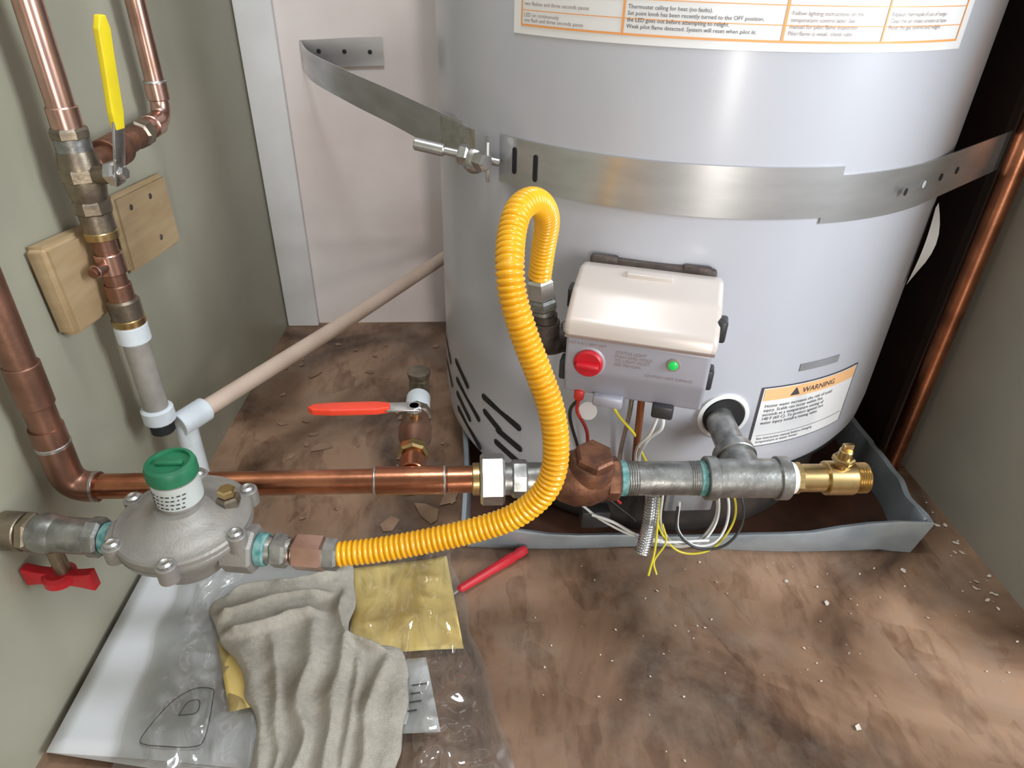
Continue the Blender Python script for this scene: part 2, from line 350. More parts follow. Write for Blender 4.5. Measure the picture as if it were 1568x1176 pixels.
lathe('carriage_head',(.008,.603,.398),(-.2,-1,0),[(0,.011),(.003,.0105),(.006,.008),(.008,.003)],STEEL,st,20)
cyl('bolt_sleeve',(-.044,.6185,.4085),(-.018,.6115,.4045),.0055,STEEL,st,16)
box('tab_front',cp(-52,.4,R+.012),(.003,.022,.034),STEEL,st,bev=.0008)
hexn('nut_front',cp(-53,.4,R+.02),cp(-50,.4,R+.02),.008,STEEL,st)
# ------------------------------------------------------------ gas control valve
gc=root('gas_control_valve')
PH=math.radians(-18); nx,ny=math.sin(PH),-math.cos(PH); tx,ty=math.cos(PH),math.sin(PH)
def Lc(s,r,z): return Vector((CX+r*nx+s*tx,CY+r*ny+s*ty,z))
AX=[(tx,ty,0),(nx,ny,0),(0,0,1)]
extrude_profile('cover',[(.264,.334),(.285,.339),(.318,.333),(.346,.318),(.349,.306),(.264,.306)],-.0575,.0575,Lc,COVER,gc,bev=.005)
extrude_profile('body',[(.255,.305),(.345,.305),(.345,.275),(.338,.25),(.255,.25)],-.055,.055,Lc,CBODY,gc,bev=.003)
extrude_profile('cover_groove',[(.262,.3065),(.3465,.3065),(.3465,.3045),(.262,.3045)],-.0562,.0562,Lc,INKG,gc,bev=0)
extrude_profile('cover_tab',[(.288,.3405),(.296,.3405),(.296,.335),(.288,.335)],-.018,.018,Lc,COVER,gc,bev=.0006)
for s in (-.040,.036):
    box('shade_lug',Lc(s,.263,.335),(.024,.008,.012),IRON,gc,axes=AX,bev=.003)  # dark lugs added as the soft shadow above the control box
box('shade_bracket',Lc(0,.262,.325),(.104,.008,.028),IRON,gc,axes=AX,bev=.003)  # added dark piece, belongs to the same imitated shadow behind the cover
for s,r,z in ((.0585,.325,.318),(.0565,.32,.272),(-.0585,.30,.318),(-.0565,.33,.268)):
    box('side_clip',Lc(s,r,z),(.008,.014,.018),BLACKP,gc,axes=AX,bev=.002)
kn=Lc(-.036,.344,.284)
lathe('knob_bezel',kn,(nx,ny,0),[(0,.0135),(.001,.0135),(.0015,.0125)],CBODY,gc,32)
lathe('knob',kn,(nx,ny,0),[(0,.0115),(.004,.0115),(.0055,.0100),(.0055,.002)],RED,gc,32)
box('knob_grip',kn+Vector((nx,ny,0))*.0075,(.018,.006,.0045),RED,gc,axes=AX,bev=.0015)
GLED=pmat('green_led',(.02,.45,.1),rough=.2); GLED.node_tree.nodes['Principled BSDF'].inputs['Emission Color'].default_value=(.02,.8,.12,1); GLED.node_tree.nodes['Principled BSDF'].inputs['Emission Strength'].default_value=.3
lathe('led_ring',Lc(.028,.344,.2925),(nx,ny,0),[(0,.0055),(.0014,.0055),(.0018,.005)],INKG,gc,20)
lathe('led_lens',Lc(.028,.345,.2925),(nx,ny,0),[(0,.004),(.002,.0035),(.0026,.002)],GLED,gc,16)
def btext(name,body,s0,z0,size,mat):
    cu=D.curves.new(name,'FONT'); cu.body=body; cu.size=size; cu.resolution_u=2
    t=D.objects.new(name,cu); COL.objects.link(t); bpy.context.view_layer.update()
    me=D.meshes.new_from_object(t.evaluated_get(bpy.context.evaluated_depsgraph_get())); D.objects.remove(t)
    for v in me.vertices: v.co=Lc(s0+v.co.x,.3456,z0+v.co.y)
    me.materials.clear(); me.materials.append(mat); o=D.objects.new(name,me); COL.objects.link(o); o.parent=gc
btext('status_print','STATUS LIGHT\nPUSH AND HOLD\nTO LIGHT PILOT\nSEE MANUAL',-.016,.2955,.0036,INKG)
btext('knob_print','HOT A B C VERY HOT',-.053,.2990,.0030,INKG)
btext('warn_print','CAUTION HOT SURFACE',.008,.2790,.0032,INKG)
box('port_white',Lc(-.018,.340,.249),(.024,.012,.010),CBODY,gc,axes=AX,bev=.002)
box('port_black',Lc(.026,.338,.247),(.017,.014,.012),BLACKP,gc,axes=AX,bev=.002)
box('port_red',Lc(-.042,.336,.248),(.008,.010,.010),W_RE,gc,axes=AX,bev=.002)
E=Vector((.062,.490,.278))
hexn('inlet_hex',Lc(-.055,.30,.280),Lc(-.066,.302,.279),.014,IRON,gc,segs=8)
tube('inlet_elbow',bend(Lc(-.060,.303,.2795),E+Vector((0,0,.0)),E+Vector((0,0,.03)),.012),.0105,IRON,gc,16)
cyl('inlet_elbow_collar',E+Vector((0,0,.012)),E+Vector((0,0,.024)),.0128,IRON,gc)
cyl('inlet_nipple',E+Vector((-.001,0,.02)),E+Vector((-.002,0,.044)),.009,GALV,gc)
hexn('inlet_flare_fitting',E+Vector((-.002,0,.034)),E+Vector((-.003,0,.044)),.0125,GALV,gc)
hexn('inlet_flare_nut',E+Vector((-.004,-.001,.045)),E+Vector((-.006,-.003,.063)),.0115,STEEL,gc)
# ------------------------------------------------------------ yellow flexible gas hose
hs=root('flexible_gas_hose')
HP=[(.056,.486,.341),(.057,.480,.367),(.057,.466,.393),(.051,.451,.4095),(.042,.436,.4175),(.033,.420,.4165),(.028,.405,.407),(.026,.387,.394),(.028,.380,.376),(.035,.375,.353),(.045,.370,.327),(.053,.365,.305),(.0575,.360,.282),(.057,.355,.258),(.049,.352,.238),(.029,.350,.220),(0,.350,.208),(-.033,.350,.199),(-.066,.350,.192),(-.096,.3505,.188)]
RP,Ln=resample(catmull(HP,14),.00045)
pitch=.00385
def hr(t):
    s=(t*Ln/pitch)%1; return .0074+.0018*math.sin(pi*s)**.8
tube('corrugated_tube',RP,hr,YHOSE,hs,segs=24)
# ------------------------------------------------------------ gas line: shutoff valve, regulator
G0=Vector((-.340,.3845,.187)); G1=Vector((-.096,.351,.187)); gd=(G1-G0).normalized()
def gp(x,dz=0,dy=0): 
    t=(x-G0.x)/(G1.x-G0.x); p=G0.lerp(G1,t); return p+Vector((0,dy,dz))
gv=root('gas_shutoff_valve')
cyl('valve_inlet',gp(-.3415),gp(-.326),.0145,BRASSD,gv)
hexn('valve_hex',gp(-.326),gp(-.318),.0152,BRASSD,gv)
cyl('valve_body',gp(-.318),gp(-.276),.0132,GALV,gv)
lathe('valve_ball_bulge',gp(-.318),gd,[(0,.0132),(.005,.0148),(.012,.0148),(.017,.0132)],GALV,gv,28)
hexn('valve_outlet',gp(-.278),gp(-.266),.0148,GALV,gv,segs=8)
cyl('valve_stem',gp(-.311,-.008),gp(-.311,-.040),.0055,BRASSD,gv)
c=gp(-.314,-.043,-.002)
gdy=(gd.x,gd.y,0); gq=(-gd.y,gd.x,0)
lathe('handle_hub',c+Vector((0,0,-.006)),(0,0,1),[(0,.010),(.002,.012),(.008,.012),(.010,.009)],RED,gv,28)
for s in (-1,1):
    extrude_profile('handle_wing',[(.004,-.0065),(.016,-.008),(.0275,-.0105),(.0275,.0075),(.016,.005),(.004,.004)],-.0042,.0042,lambda a,r,z,s=s:c+Vector(gdy)*r*s+Vector(gq)*a+Vector((0,0,z)),RED,gv,bev=.0015)
rg=root('gas_pressure_regulator')
C=Vector((-.205,.372,0))
cyl('inlet_nipple',gp(-.268),gp(-.245),.0105,STEEL,rg); cyl('sealant',gp(-.266),gp(-.260),.0116,TEAL,rg)
hexn('inlet_boss',gp(-.258),gp(-.235),.0165,CASTAL,rg,segs=8)
lathe('lower_body',C+Vector((0,-.004,.168)),(0,0,1),[(0,.018),(.003,.026),(.012,.030),(.022,.036),(.030,.043),(.033,.044)],CASTAL,rg,48)
lathe('lower_flange',C+Vector((0,0,.1985)),(0,0,1),[(0,.044),(.001,.0465),(.004,.0465),(.005,.0455)],CASTAL,rg,48)
lathe('upper_dome',C+Vector((0,0,.204)),(0,0,1),[(0,.0465),(.003,.0465),(.0045,.045),(.005,.040),(.0065,.037),(.009,.030),(.0105,.024),(.013,.020),(.016,.0165)],CASTAL,rg,48)
T=C+Vector((-.001,.006,0))
cyl('spring_tower',T+Vector((0,0,.210)),T+Vector((0,0,.243)),.0158,CASTAL,rg,40)
cyl('tower_sticker',T+Vector((0,0,.222)),T+Vector((0,0,.241)),.0160,LABELG,rg,40,ch=.0001)
for k in range(4):
    for i in range(9):
        a=math.radians(-165+13*i+3*k); n=Vector((math.cos(a),math.sin(a),0)); 
        box('sticker_print',T+n*.01612+Vector((0,0,.2245+.0035*k)),(.0024 if (i+k)%3 else .0012,.0004,.0010),INK,rg,axes=[(-n.y,n.x,0),tuple(n),(0,0,1)],bev=0)
lathe('tower_cap',T+Vector((0,0,.2425)),(0,0,1),[(0,.0165),(.001,.0172),(.008,.0172),(.0110,.0162),(.0118,.0135),(.0092,.013),(.0090,.003)],GREEN,rg,40)
box('cap_slot',T+Vector((0,0,.2525)),(.018,.0045,.004),GREEN,rg,bev=.0006)
for i in range(6):
    a=math.radians(35+60*i); n=Vector((math.cos(a),math.sin(a),0)); b=C+n*.0465
    lathe('lug_%d'%i,b+Vector((0,0,.196)),(0,0,1),[(0,.0070),(.0125,.0070),(.013,.0065)],CASTAL,rg,20)
    lathe('screw_%d'%i,b+Vector((0,0,.2085)),(0,0,1),[(0,.0052),(.0025,.005),(.0036,.003),(.0028,.001)],STEEL,rg,16)
hexn('vent_base',C+Vector((.030,.010,.210)),C+Vector((.030,.010,.2185)),.0085,BRASSD,rg)
hexn('vent_plug',C+Vector((.030,.010,.2185)),C+Vector((.030,.010,.225)),.0065,BRASS,rg)
hexn('outlet_boss',gp(-.176),gp(-.153),.0175,CASTAL,rg,segs=8)
cyl('outlet_sealant',gp(-.153),gp(-.146),.0120,TEAL,rg)
cyl('outlet_nipple',gp(-.150),gp(-.128),.0098,STEEL,rg)
hexn('adapter_hex',gp(-.1425),gp(-.131),.0128,GALV,rg)
hexn('flare_nut',gp(-.127),gp(-.104),.0132,COPPERB,rg)
hexn('flare_nut_end',gp(-.106),gp(-.094),.0120,GALV,rg)
# ------------------------------------------------------------ horizontal copper run
hc=root('horizontal_copper_pipe')
yR,zR=.433,.185
tube('pipe_leg',[(-.3125,.434,1.9),(-.3135,.434,.6),(-.3175,.434,.235)],.0108,COPPERD,hc,20)
tube('elbow',bend((-.3178,.434,.245),(-.3185,.434,.1855),(-.296,.433,.185),.017),.0122,COPPERD,hc,20)
cyl('elbow_joint_top',(-.318,.434,.226),(-.3181,.434,.230),.0128,SOLDER,hc); cyl('elbow_joint_side',(-.300,.4335,zR),(-.2965,.4335,zR),.0128,SOLDER,hc)
cyl('coupling_upper',(-.3165,.434,.30),(-.317,.434,.265),.0122,COPPERD,hc)
cyl('pipe_run',(-.30,.4335,zR),(.012,.4320,zR),.0102,COPPER,hc)
cyl('tee_body',(-.077,.4325,zR),(-.021,.432,zR),.0118,COPPER,hc)
cyl('joint_a',(-.0785,.4325,zR),(-.0760,.4325,zR),.0122,SOLDER,hc); cyl('joint_b',(-.022,.432,zR),(-.0195,.432,zR),.0122,SOLDER,hc)
cyl('pipe_adapter',(-.019,.432,zR),(.004,.432,zR),.0112,COPPER,hc)
cyl('adapter_end',(.002,.432,zR),(.0085,.432,zR),.0135,BRASS,hc)
rv=root('branch_ball_valve')
cyl('branch_pipe',(-.0485,.442,zR),(-.0485,.560,zR),.0092,COPPER,rv)
cyl('branch_collar',(-.0485,.441,zR),(-.0485,.458,zR),.0112,COPPER,rv)
hexn('valve_hex_near',(-.0485,.463,zR),(-.0485,.474,zR),.0135,BRASS,rv,segs=8)
lathe('valve_body',(-.0485,.474,zR),(0,1,0),[(0,.0118),(.008,.0118),(.016,.0148),(.028,.0150),(.036,.0118),(.046,.0118)],COPPERD,rv,28)
hexn('valve_hex_far',(-.0485,.518,zR),(-.0485,.530,zR),.0138,BRASSD,rv,segs=8)
cyl('white_adapter',(-.0485,.530,zR),(-.0485,.553,zR),.0115,WPLAS,rv)
tube('hose_bib',bend((-.0485,.550,zR),(-.0485,.572,zR),(-.0485,.572,zR+.018),.011),.0100,BRASSD,rv,16)
lathe('bib_end',(-.0485,.572,zR+.012),(0,0,1),[(0,.0105),(.005,.0115),(.007,.0115),(.008,.008)],BRASSD,rv,20)
cyl('stem',(-.0485,.503,zR+.012),(-.0485,.503,zR+.026),.005,BRASS,rv)
hexn('stem_nut',(-.0485,.503,zR+.020),(-.0485,.503,zR+.026),.0075,STEEL,rv)
box('lever_root',(-.058,.5025,zR+.0245),(.030,.013,.0022),STEEL,rv,bev=.0008)
V0=Vector((-.070,.502,zR+.0245))
extrude_profile('lever_grip',[(0,-.004),(.012,-.0065),(.05,-.0062),(.066,-.0045),(.0705,0),(.066,.0045),(.05,.0062),(.012,.0065),(0,.004)],-.0032,.0032,lambda a,x,y:V0+Vector((-x,y-.06*x,a+.03*x)),REDO,rv,bev=.0012)
# ------------------------------------------------------------ drain assembly
dr=root('heater_drain_assembly')
def xl(name,x0,x1,r,mat,**k): return cyl(name,(x0,yD(x0),zR),(x1,yD(x1),zR),r,mat,dr,**k)
def yD(x): return .4315-.018*max(0,x-.04)/.29*.5
def yh(name,x0,x1,r,mat,segs=6): return hexn(name,(x0,yD(x0),zR),(x1,yD(x1),zR),r,mat,dr,segs=segs)
yh('union_nut',.0085,.0285,.0215,STEEL,8)
xl('union_tail',.028,.062,.0135,GALV); yh('union_hex',.034,.048,.0160,GALV,8)
cyl('rust_nipple',(.055,yD(.055),zR),(.085,yD(.08),zR),.0125,BRONZE,dr)
lathe('bronze_body',(.068,yD(.07),zR),(1,0,0),[(0,.015),(.006,.019),(.018,.0235),(.032,.0235),(.046,.018),(.054,.0165)],BRONZE,dr,28)
ax_=Vector((.12,-.18,1)).normalized(); bb=Vector((.097,yD(.1),zR))
lathe('bronze_bonnet',bb,ax_,[(0,.020),(.018,.020),(.024,.017)],BRONZE,dr,28)
hexn('bronze_cap',bb+ax_*.022,bb+ax_*.032,.0165,BRONZE,dr)
yh('bronze_hex',.112,.124,.0185,BRONZE,8)
xl('sealant_a',.124,.130,.0148,TEAL); xl('steel_nipple',.126,.198,.0142,GALV)
ringed('nipple_thread',(.130,yD(.130),zR),(.139,yD(.14),zR),.0143,GALV,dr,amp=.0003); xl('sealant_b',.190,.196,.0148,TEAL)
ringed('nipple_thread_b',(.182,yD(.18),zR),(.190,yD(.19),zR),.0143,GALV,dr,amp=.0003)
xl('tee_band_a',.196,.206,.0185,GALV); xl('tee_body',.200,.262,.0165,GALV); xl('tee_band_b',.256,.266,.0185,GALV)
cyl('tee_branch',(.231,yD(.23),zR),(.2315,.452,zR),.0165,GALV,dr); cyl('tee_branch_band',(.2313,.450,zR),(.2315,.460,zR),.0185,GALV,dr)
cyl('branch_nipple',(.2315,.455,zR+.001),(.2335,.5165,zR+.004),.0128,GALV,dr)
xl('tape_wrap',.266,.272,.0135,TAPE)
xl('drain_valve_neck',.270,.305,.0118,BRASS); yh('drain_valve_hex',.272,.278,.0135,BRASS)
xl('drain_valve_body',.298,.322,.0145,BRASS); ringed('drain_hose_thread',(.318,yD(.32),zR),(.333,yD(.33),zR),.0125,BRASS,dr)
cyl('drain_outlet_dark',(.332,yD(.33),zR),(.3336,yD(.33),zR),.009,BLACK,dr)
cyl('drain_stem',(.309,yD(.31),zR+.010),(.309,yD(.31),zR+.030),.0055,BRASS,dr); hexn('drain_stem_nut',(.309,yD(.31),zR+.017),(.309,yD(.31),zR+.023),.009,BRASS,dr)
box('drain_stem_key',(.309,yD(.31),zR+.032),(.009,.004,.008),BRASS,dr,bev=.001)
# ------------------------------------------------------------ left risers
lr=root('copper_riser_with_valve')
X0,Y0=-.3005,.560
def vz(name,z0,z1,r,mat,par=lr,kind=cyl,**k): return kind(name,(X0,Y0,z0),(X0,Y0,z1),r,mat,par,**k)
vz('upper_pipe',.425,1.9,.0098,COPPERB); vz('pipe_socket',.432,.448,.0112,COPPERB)
vz('socket_hex',.424,.433,.0140,BRASSD,kind=hexn,segs=8)
vz('valve_neck',.414,.426,.0130,GALV)
lathe('valve_body',(X0,Y0,.374),(0,0,1),[(0,.012),(.006,.0135),(.012,.0145),(.024,.0155),(.034,.0145),(.042,.0130)],BRASSD,lr,28)
vz('valve_hex_mid',.392,.404,.0165,BRASSD,kind=hexn,segs=8)
vz('valve_hex_low',.366,.378,.0148,BRASSD,kind=hexn,segs=8)
vz('brass_adapter',.346,.368,.0125,BRASSD); vz('brass_adapter_ring',.345,.352,.0132,BRASS)
vz('lower_pipe',.285,.350,.0092,COPPERD); vz('drain_tee',.314,.332,.0112,COPPERB)
cyl('drain_boss',(X0,Y0,.323),(X0-.004,Y0-.020,.323),.0055,COPPERB,lr); cyl('drain_screw',(X0-.004,Y0-.020,.323),(X0-.0045,Y0-.024,.323),.0042,BRONZE,lr)
vz('transition_copper',.288,.304,.0108,COPPERD); vz('transition_brass',.268,.290,.0135,BRASSD,kind=hexn,segs=12)
vz('transition_ring',.265,.272,.0140,BRASS)
cyl('stem_boss',(X0,Y0,.397),(-.275,.552,.400),.0075,BRASSD,lr); hexn('stem_nut',(-.277,.553,.4),(-.268,.551,.401),.0095,STEEL,lr)
hexn('stem_tip',(-.268,.551,.401),(-.262,.5495,.402),.0055,STEEL,lr)
for a,b in (((-.269,.551,.394),(-.264,.549,.412)),((-.264,.549,.411),(-.258,.550,.438))):
    a,b=Vector(a),Vector(b); dd=(b-a).normalized(); m=Vector((.97,-.2,0)); m=(m-dd*m.dot(dd)).normalized(); w=dd.cross(m)
    box('lever_plate',(a+b)/2,(.0025,.012,(b-a).length+.004),STEEL,lr,axes=[tuple(m),tuple(w),tuple(dd)],bev=.0008)
a=Vector((-.259,.550,.434)); b=Vector((-.250,.550,.510)); dd=(b-a).normalized(); m=Vector((.97,-.25,0)); m=(m-dd*m.dot(dd)).normalized(); w=dd.cross(m)
extrude_profile('lever_grip',[(0,-.0045),(.012,-.0062),(.05,-.0058),(.068,-.0062),(.0765,-.003),(.0765,.003),(.068,.0062),(.05,.0058),(.012,.0062),(0,.0045)],-.0026,.0026,lambda q,x,y:a+dd*x+w*y+m*q,YGRIP,lr,bev=.0012)
r2=root('copper_riser')
tube('riser_elbow_pipe',bend((-.2985,.733,1.9),(-.2985,.733,.403),(-.2995,.640,.401),.018),.0088,COPPERB,r2,20)
cyl('socket_top',(-.2985,.733,.420),(-.2985,.733,.436),.0105,COPPERB,r2); cyl('socket_joint',(-.2985,.733,.435),(-.2985,.733,.438),.0108,SOLDER,r2)
cyl('socket_side',(-.299,.716,.402),(-.299,.698,.402),.0105,COPPERB,r2)
hexn('adapter',(-.299,.685,.402),(-.2995,.668,.401),.0125,BRASSD,r2,segs=8)
cyl('rusty_nipple',(-.2995,.672,.401),(-.300,.575,.399),.0100,BRONZE,r2); cyl('rusty_collar',(-.2998,.63,.4),(-.300,.600,.4),.0138,BRONZE,r2)
rr=root('copper_pipe_vertical')
tube('pipe',[(.5355,.645,.0),(.536,.646,.3),(.5365,.648,1.9)],.0108,COPPER,rr,20)
box('pipe_clamp',(.545,.649,.75),(.018,.036,.014),STEEL,rr,bev=.002)
# ------------------------------------------------------------ plastic fittings
pl=root('white_plastic_drain_line')
def pz(*a,**k): return vz(*a,par=pl,**k)
pz('top_nut',.247,.266,.0142,WPLAS,kind=hexn,segs=16)
pz('clear_tube',.172,.250,.0112,PEXM)
pz('bottom_nut',.158,.175,.0148,WPLAS,kind=hexn,segs=16)
pz('black_washer',.146,.158,.0112,BLACK)
jc=Vector((-.285,.582,.143))
tube('diagonal_pipe',[jc,(-.15,.795,.146),(-.036,.985,.149),(.01,1.04,.150)],.0092,CPVC,pl,18)
dv=(Vector((-.036,.985,.149))-jc).normalized()
cyl('diagonal_socket',jc-dv*.012,jc+dv*.022,.0128,WPLAS,pl)
tube('joint_elbow',bend(jc+dv*.012,jc-dv*.004,jc+Vector((-.003,-.004,-.143)),.012),.0105,WPLAS,pl,18)
# ------------------------------------------------------------ wooden blocks on left wall
wb=root('wooden_block')
def wblock(name,ys,mat,x0,th,par):
    bm=bmesh.new(); A=[bm.verts.new((lx(y)+x0,y,z)) for y,z in ys]; B=[bm.verts.new((lx(y)+x0+th,y,z)) for y,z in ys]
    bm.faces.new(A); bm.faces.new(B[::-1])
    for i in range(len(ys)): bm.faces.new((A[i],A[(i+1)%len(ys)],B[(i+1)%len(ys)],B[i]))
    bmesh.ops.recalc_face_normals(bm,faces=bm.faces); bmesh.ops.bevel(bm,geom=list(bm.edges),offset=.004,segments=3,affect='EDGES')
    me=D.meshes.new(name); bm.to_mesh(me); bm.free(); me.shade_smooth(); me.set_sharp_from_angle(angle=.6); me.materials.append(mat)
    o=D.objects.new(name,me); COL.objects.link(o); o.parent=par
wblock('block',[(.509,.356),(.513,.278),(.580,.272),(.590,.347)],WOODB,-.0005,.018,wb)
wb2=root('wooden_backing_plate')
wblock('plate',[(.635,.355),(.742,.347),(.742,.270),(.632,.280)],WOODB,-.0005,.009,wb2)
for y,z in ((.70,.335),(.70,.292),(.66,.337)): lathe('nail_head',(lx(y)+.0084,y,z),(1,0,0),[(0,.003),(.001,.0025)],IRON,wb2,12)
# ------------------------------------------------------------ drain pan
dp=root('drain_pan')
cor=[(-.004,.533),(.484,.507),(.497,.66),(.5,.97),(.01,.99)]
P=[]
for i in range(5):
    a=Vector(cor[i]); b=Vector(cor[(i+1)%5]); m=16
    for k in range(m): P.append((a.lerp(b,k/m),i,k/m))
V=[];F=[];cc=Vector((.245,.75)); n=len(P)
def rim(i,t,p):
    if i==0: return .040-.016*math.sin(pi*min(1,t*1.25))+.010*max(0,t-.75)*4+.0015*math.sin(t*23)
    if i==1: return .050-.004*t+.0015*math.sin(t*19)
    return .045
for p,i,t in P:
    o=(p-cc).normalized(); h=rim(i,t,p); wob=.0025*math.sin(t*11+i*2)
    q=p+o*wob
    V+=[(q.x,q.y,.0005),(q.x+o.x*.004,q.y+o.y*.004,h),(q.x+o.x*.0075,q.y+o.y*.0075,h+.001),(q.x+o.x*.0085,q.y+o.y*.0085,h-.002),(q.x-o.x*.0012,q.y-o.y*.0012,.002),(q.x+o.x*.002,q.y+o.y*.002,h-.001)]
for i in range(n):
    k=(i+1)%n
    for a,b in ((0,3),(3,2),(2,1),(1,5),(5,4)): F.append((6*i+a,6*k+a,6*k+b,6*i+b))
mo('pan_wall',V,F,PANM,dp,sharp=45)
mo('pan_floor',[(p.x,p.y,.002) for p,_,_ in P],[tuple(range(n))],PANIN,dp,smooth=False)
box('corner_fold',(.4845,.515,.028),(.004,.020,.050),PANM,dp,bev=.001)
# ------------------------------------------------------------ wiring (part of the gas control)
wi=gc
def jl(s,r,z): return tuple(Lc(s,r,z))
wire('red_wire',[jl(-.042,.335,.243),jl(-.043,.33,.225),jl(-.035,.31,.19),jl(-.03,.29,.13),(.15,.50,.09)],.0016,W_RE,wi)
wire('black_wire',[jl(-.04,.333,.243),jl(-.05,.325,.22),jl(-.045,.3,.17),jl(-.03,.27,.10),(.17,.505,.06)],.0016,W_BK,wi)
wire('yellow_wire',[jl(-.016,.337,.246),jl(-.008,.333,.23),jl(.006,.32,.205),jl(.01,.30,.18),(.175,.475,.13),(.18,.465,.07),(.175,.455,.035)],.0013,W_YE,wi)
wire('thermopile_rod',[jl(.008,.325,.25),jl(.009,.32,.22),jl(.01,.30,.17),jl(.012,.275,.11),(.165,.525,.08)],.0032,W_BR,wi)
wire('pilot_tube',[jl(.0,.32,.25),jl(.0,.315,.22),jl(-.004,.29,.16),(.15,.52,.08)],.0022,STEEL,wi)
wire('white_wire',[jl(.026,.334,.243),jl(.028,.333,.225),jl(.018,.32,.20),jl(.014,.30,.16),(.18,.50,.10)],.0017,W_WH,wi)
wire('white_wire_b',[jl(.024,.337,.243),jl(.02,.335,.22),jl(.01,.315,.18),(.17,.505,.1)],.0013,W_WH,wi)
lathe('ring_tag',jl(-.035,.322,.222),(nx,ny,.4),[(0,.008),(.0006,.008)],LABEL,wi,24)
for k,(w0,h0,mt,rd) in enumerate([(.036,.030,W_WH,.0022),(.030,.026,W_WH,.0014),(.040,.036,W_YE,.0012),(.026,.020,W_WH,.0014),(.034,.022,W_BK,.0014)]):
    c0=Vector((.212+.006*k,.495-.003*k,.070))
    wire('loop_%d'%k,[c0+Vector((-w0,.0,.045-.004*k)),c0+Vector((-w0*.9,-.004,.0)),c0+Vector((-w0*.3,-.01,-h0*.8)),c0+Vector((w0*.5,-.01,-h0*.75)),c0+Vector((w0,-.002,0)),c0+Vector((w0*.95,.004,.03)),c0+Vector((w0*.6,.02,.05))],rd,mt,wi)
RPc,Lc2=resample(catmull([(.172,.475,.125),(.171,.468,.10),(.169,.464,.08),(.166,.460,.062)],8),.0006)
tube('steel_conduit',RPc,lambda t:.0060+.0011*math.sin(t*Lc2/.003*2*pi),STEEL,wi,16)
wire('white_cross_a',[(.11,.50,.090),(.13,.487,.08),(.16,.475,.070),(.19,.475,.062)],.0013,W_WH,wi)
wire('white_cross_b',[(.12,.49,.085),(.14,.482,.082),(.18,.475,.062),(.24,.48,.055)],.0016,W_WH,wi)
wire('yellow_cross',[(.185,.47,.09),(.19,.465,.07),(.180,.460,.05),(.183,.455,.036)],.0010,W_YE,wi)
box('junction_connector',(.222,.515,.085),(.05,.02,.026),PLATE,wi,bev=.002); box('switch_box',(.13,.52,.055),(.03,.016,.022),BLACKP,wi,bev=.002)
# ------------------------------------------------------------ floor clutter
def quadsheet(name,c,nu,nv,hf,mat,par=None,th=0):
    A,B,C_,D_=[Vector(p) for p in c]; V=[];F=[]
    for j in range(nv+1):
        for i in range(nu+1):
            u=i/nu;v=j/nv; p=A*(1-u)*(1-v)+B*u*(1-v)+C_*u*v+D_*(1-u)*v; V.append((p.x,p.y,hf(u,v,p)))
    for j in range(nv):
        for i in range(nu):
            a=j*(nu+1)+i; F.append((a,a+1,a+nu+2,a+nu+1))
    o=mo(name,V,F,mat,par,sharp=None)
    if th: 
        s=o.modifiers.new('thick','SOLIDIFY'); s.thickness=th; s.offset=1
    return o
mn=root('instruction_manual')
for k in range(5):
    e=.0015*k
    quadsheet('page_%d'%k,[(-.3435+e,.322-e),(-.150,.285+e),(-.152,.500),(-.3325+e*.5,.513-e)],14,14,lambda u,v,p,k=k:.0015+.0026*k+.004*k*.25*math.sin(pi*u)*.6+.003*(1-u)*k*.3*v,PAPER,mn,th=.0006)
def mline(P,nm='figure_line'): tube(nm,resample(catmull([Vector((x,y,.0185)) for x,y in P],8),.002)[0],.0005,INK,mn,6)
def top(x,y): return (x*.967,y*.967)
mline([top(*q) for q in [(-.266,.325),(-.274,.331),(-.262,.360),(-.246,.374),(-.230,.374),(-.226,.366),(-.222,.330),(-.230,.322),(-.266,.325)]])
mline([top(*q) for q in [(-.25,.350),(-.246,.362),(-.237,.363),(-.236,.352),(-.25,.350)]])
yp=root('yellow_sheet')
quadsheet('sheet',[(-.108,.392),(-.008,.398),(-.026,.515),(-.130,.495)],24,24,lambda u,v,p:.009+.003*math.sin(3*u+2*v)+.002*noise.noise(Vector((p.x*20,p.y*20,1))),YPAP,yp,th=.0005)
quadsheet('corner_under_rag',[(-.200,.338),(-.170,.345),(-.205,.425),(-.232,.41)],8,12,lambda u,v,p:.021+.002*math.sin(6*v),YPAP,yp,th=.0005)
pp=root('paper_leaflet')
quadsheet('sheet',[(-.066,.318),(-.027,.318),(-.042,.388),(-.080,.386)],6,10,lambda u,v,p:.012+.003*math.sin(3*v),PAPER,pp,th=.0005)
for i in range(4):
    box('text_line_%d'%i,(-.052+.002*i,.335+.008*i,.0165),(.010+.003*(i%2),.0012,.0004),INK,pp,axes=[(.98,.12,0),(-.12,.98,0),(0,0,1)],bev=0)
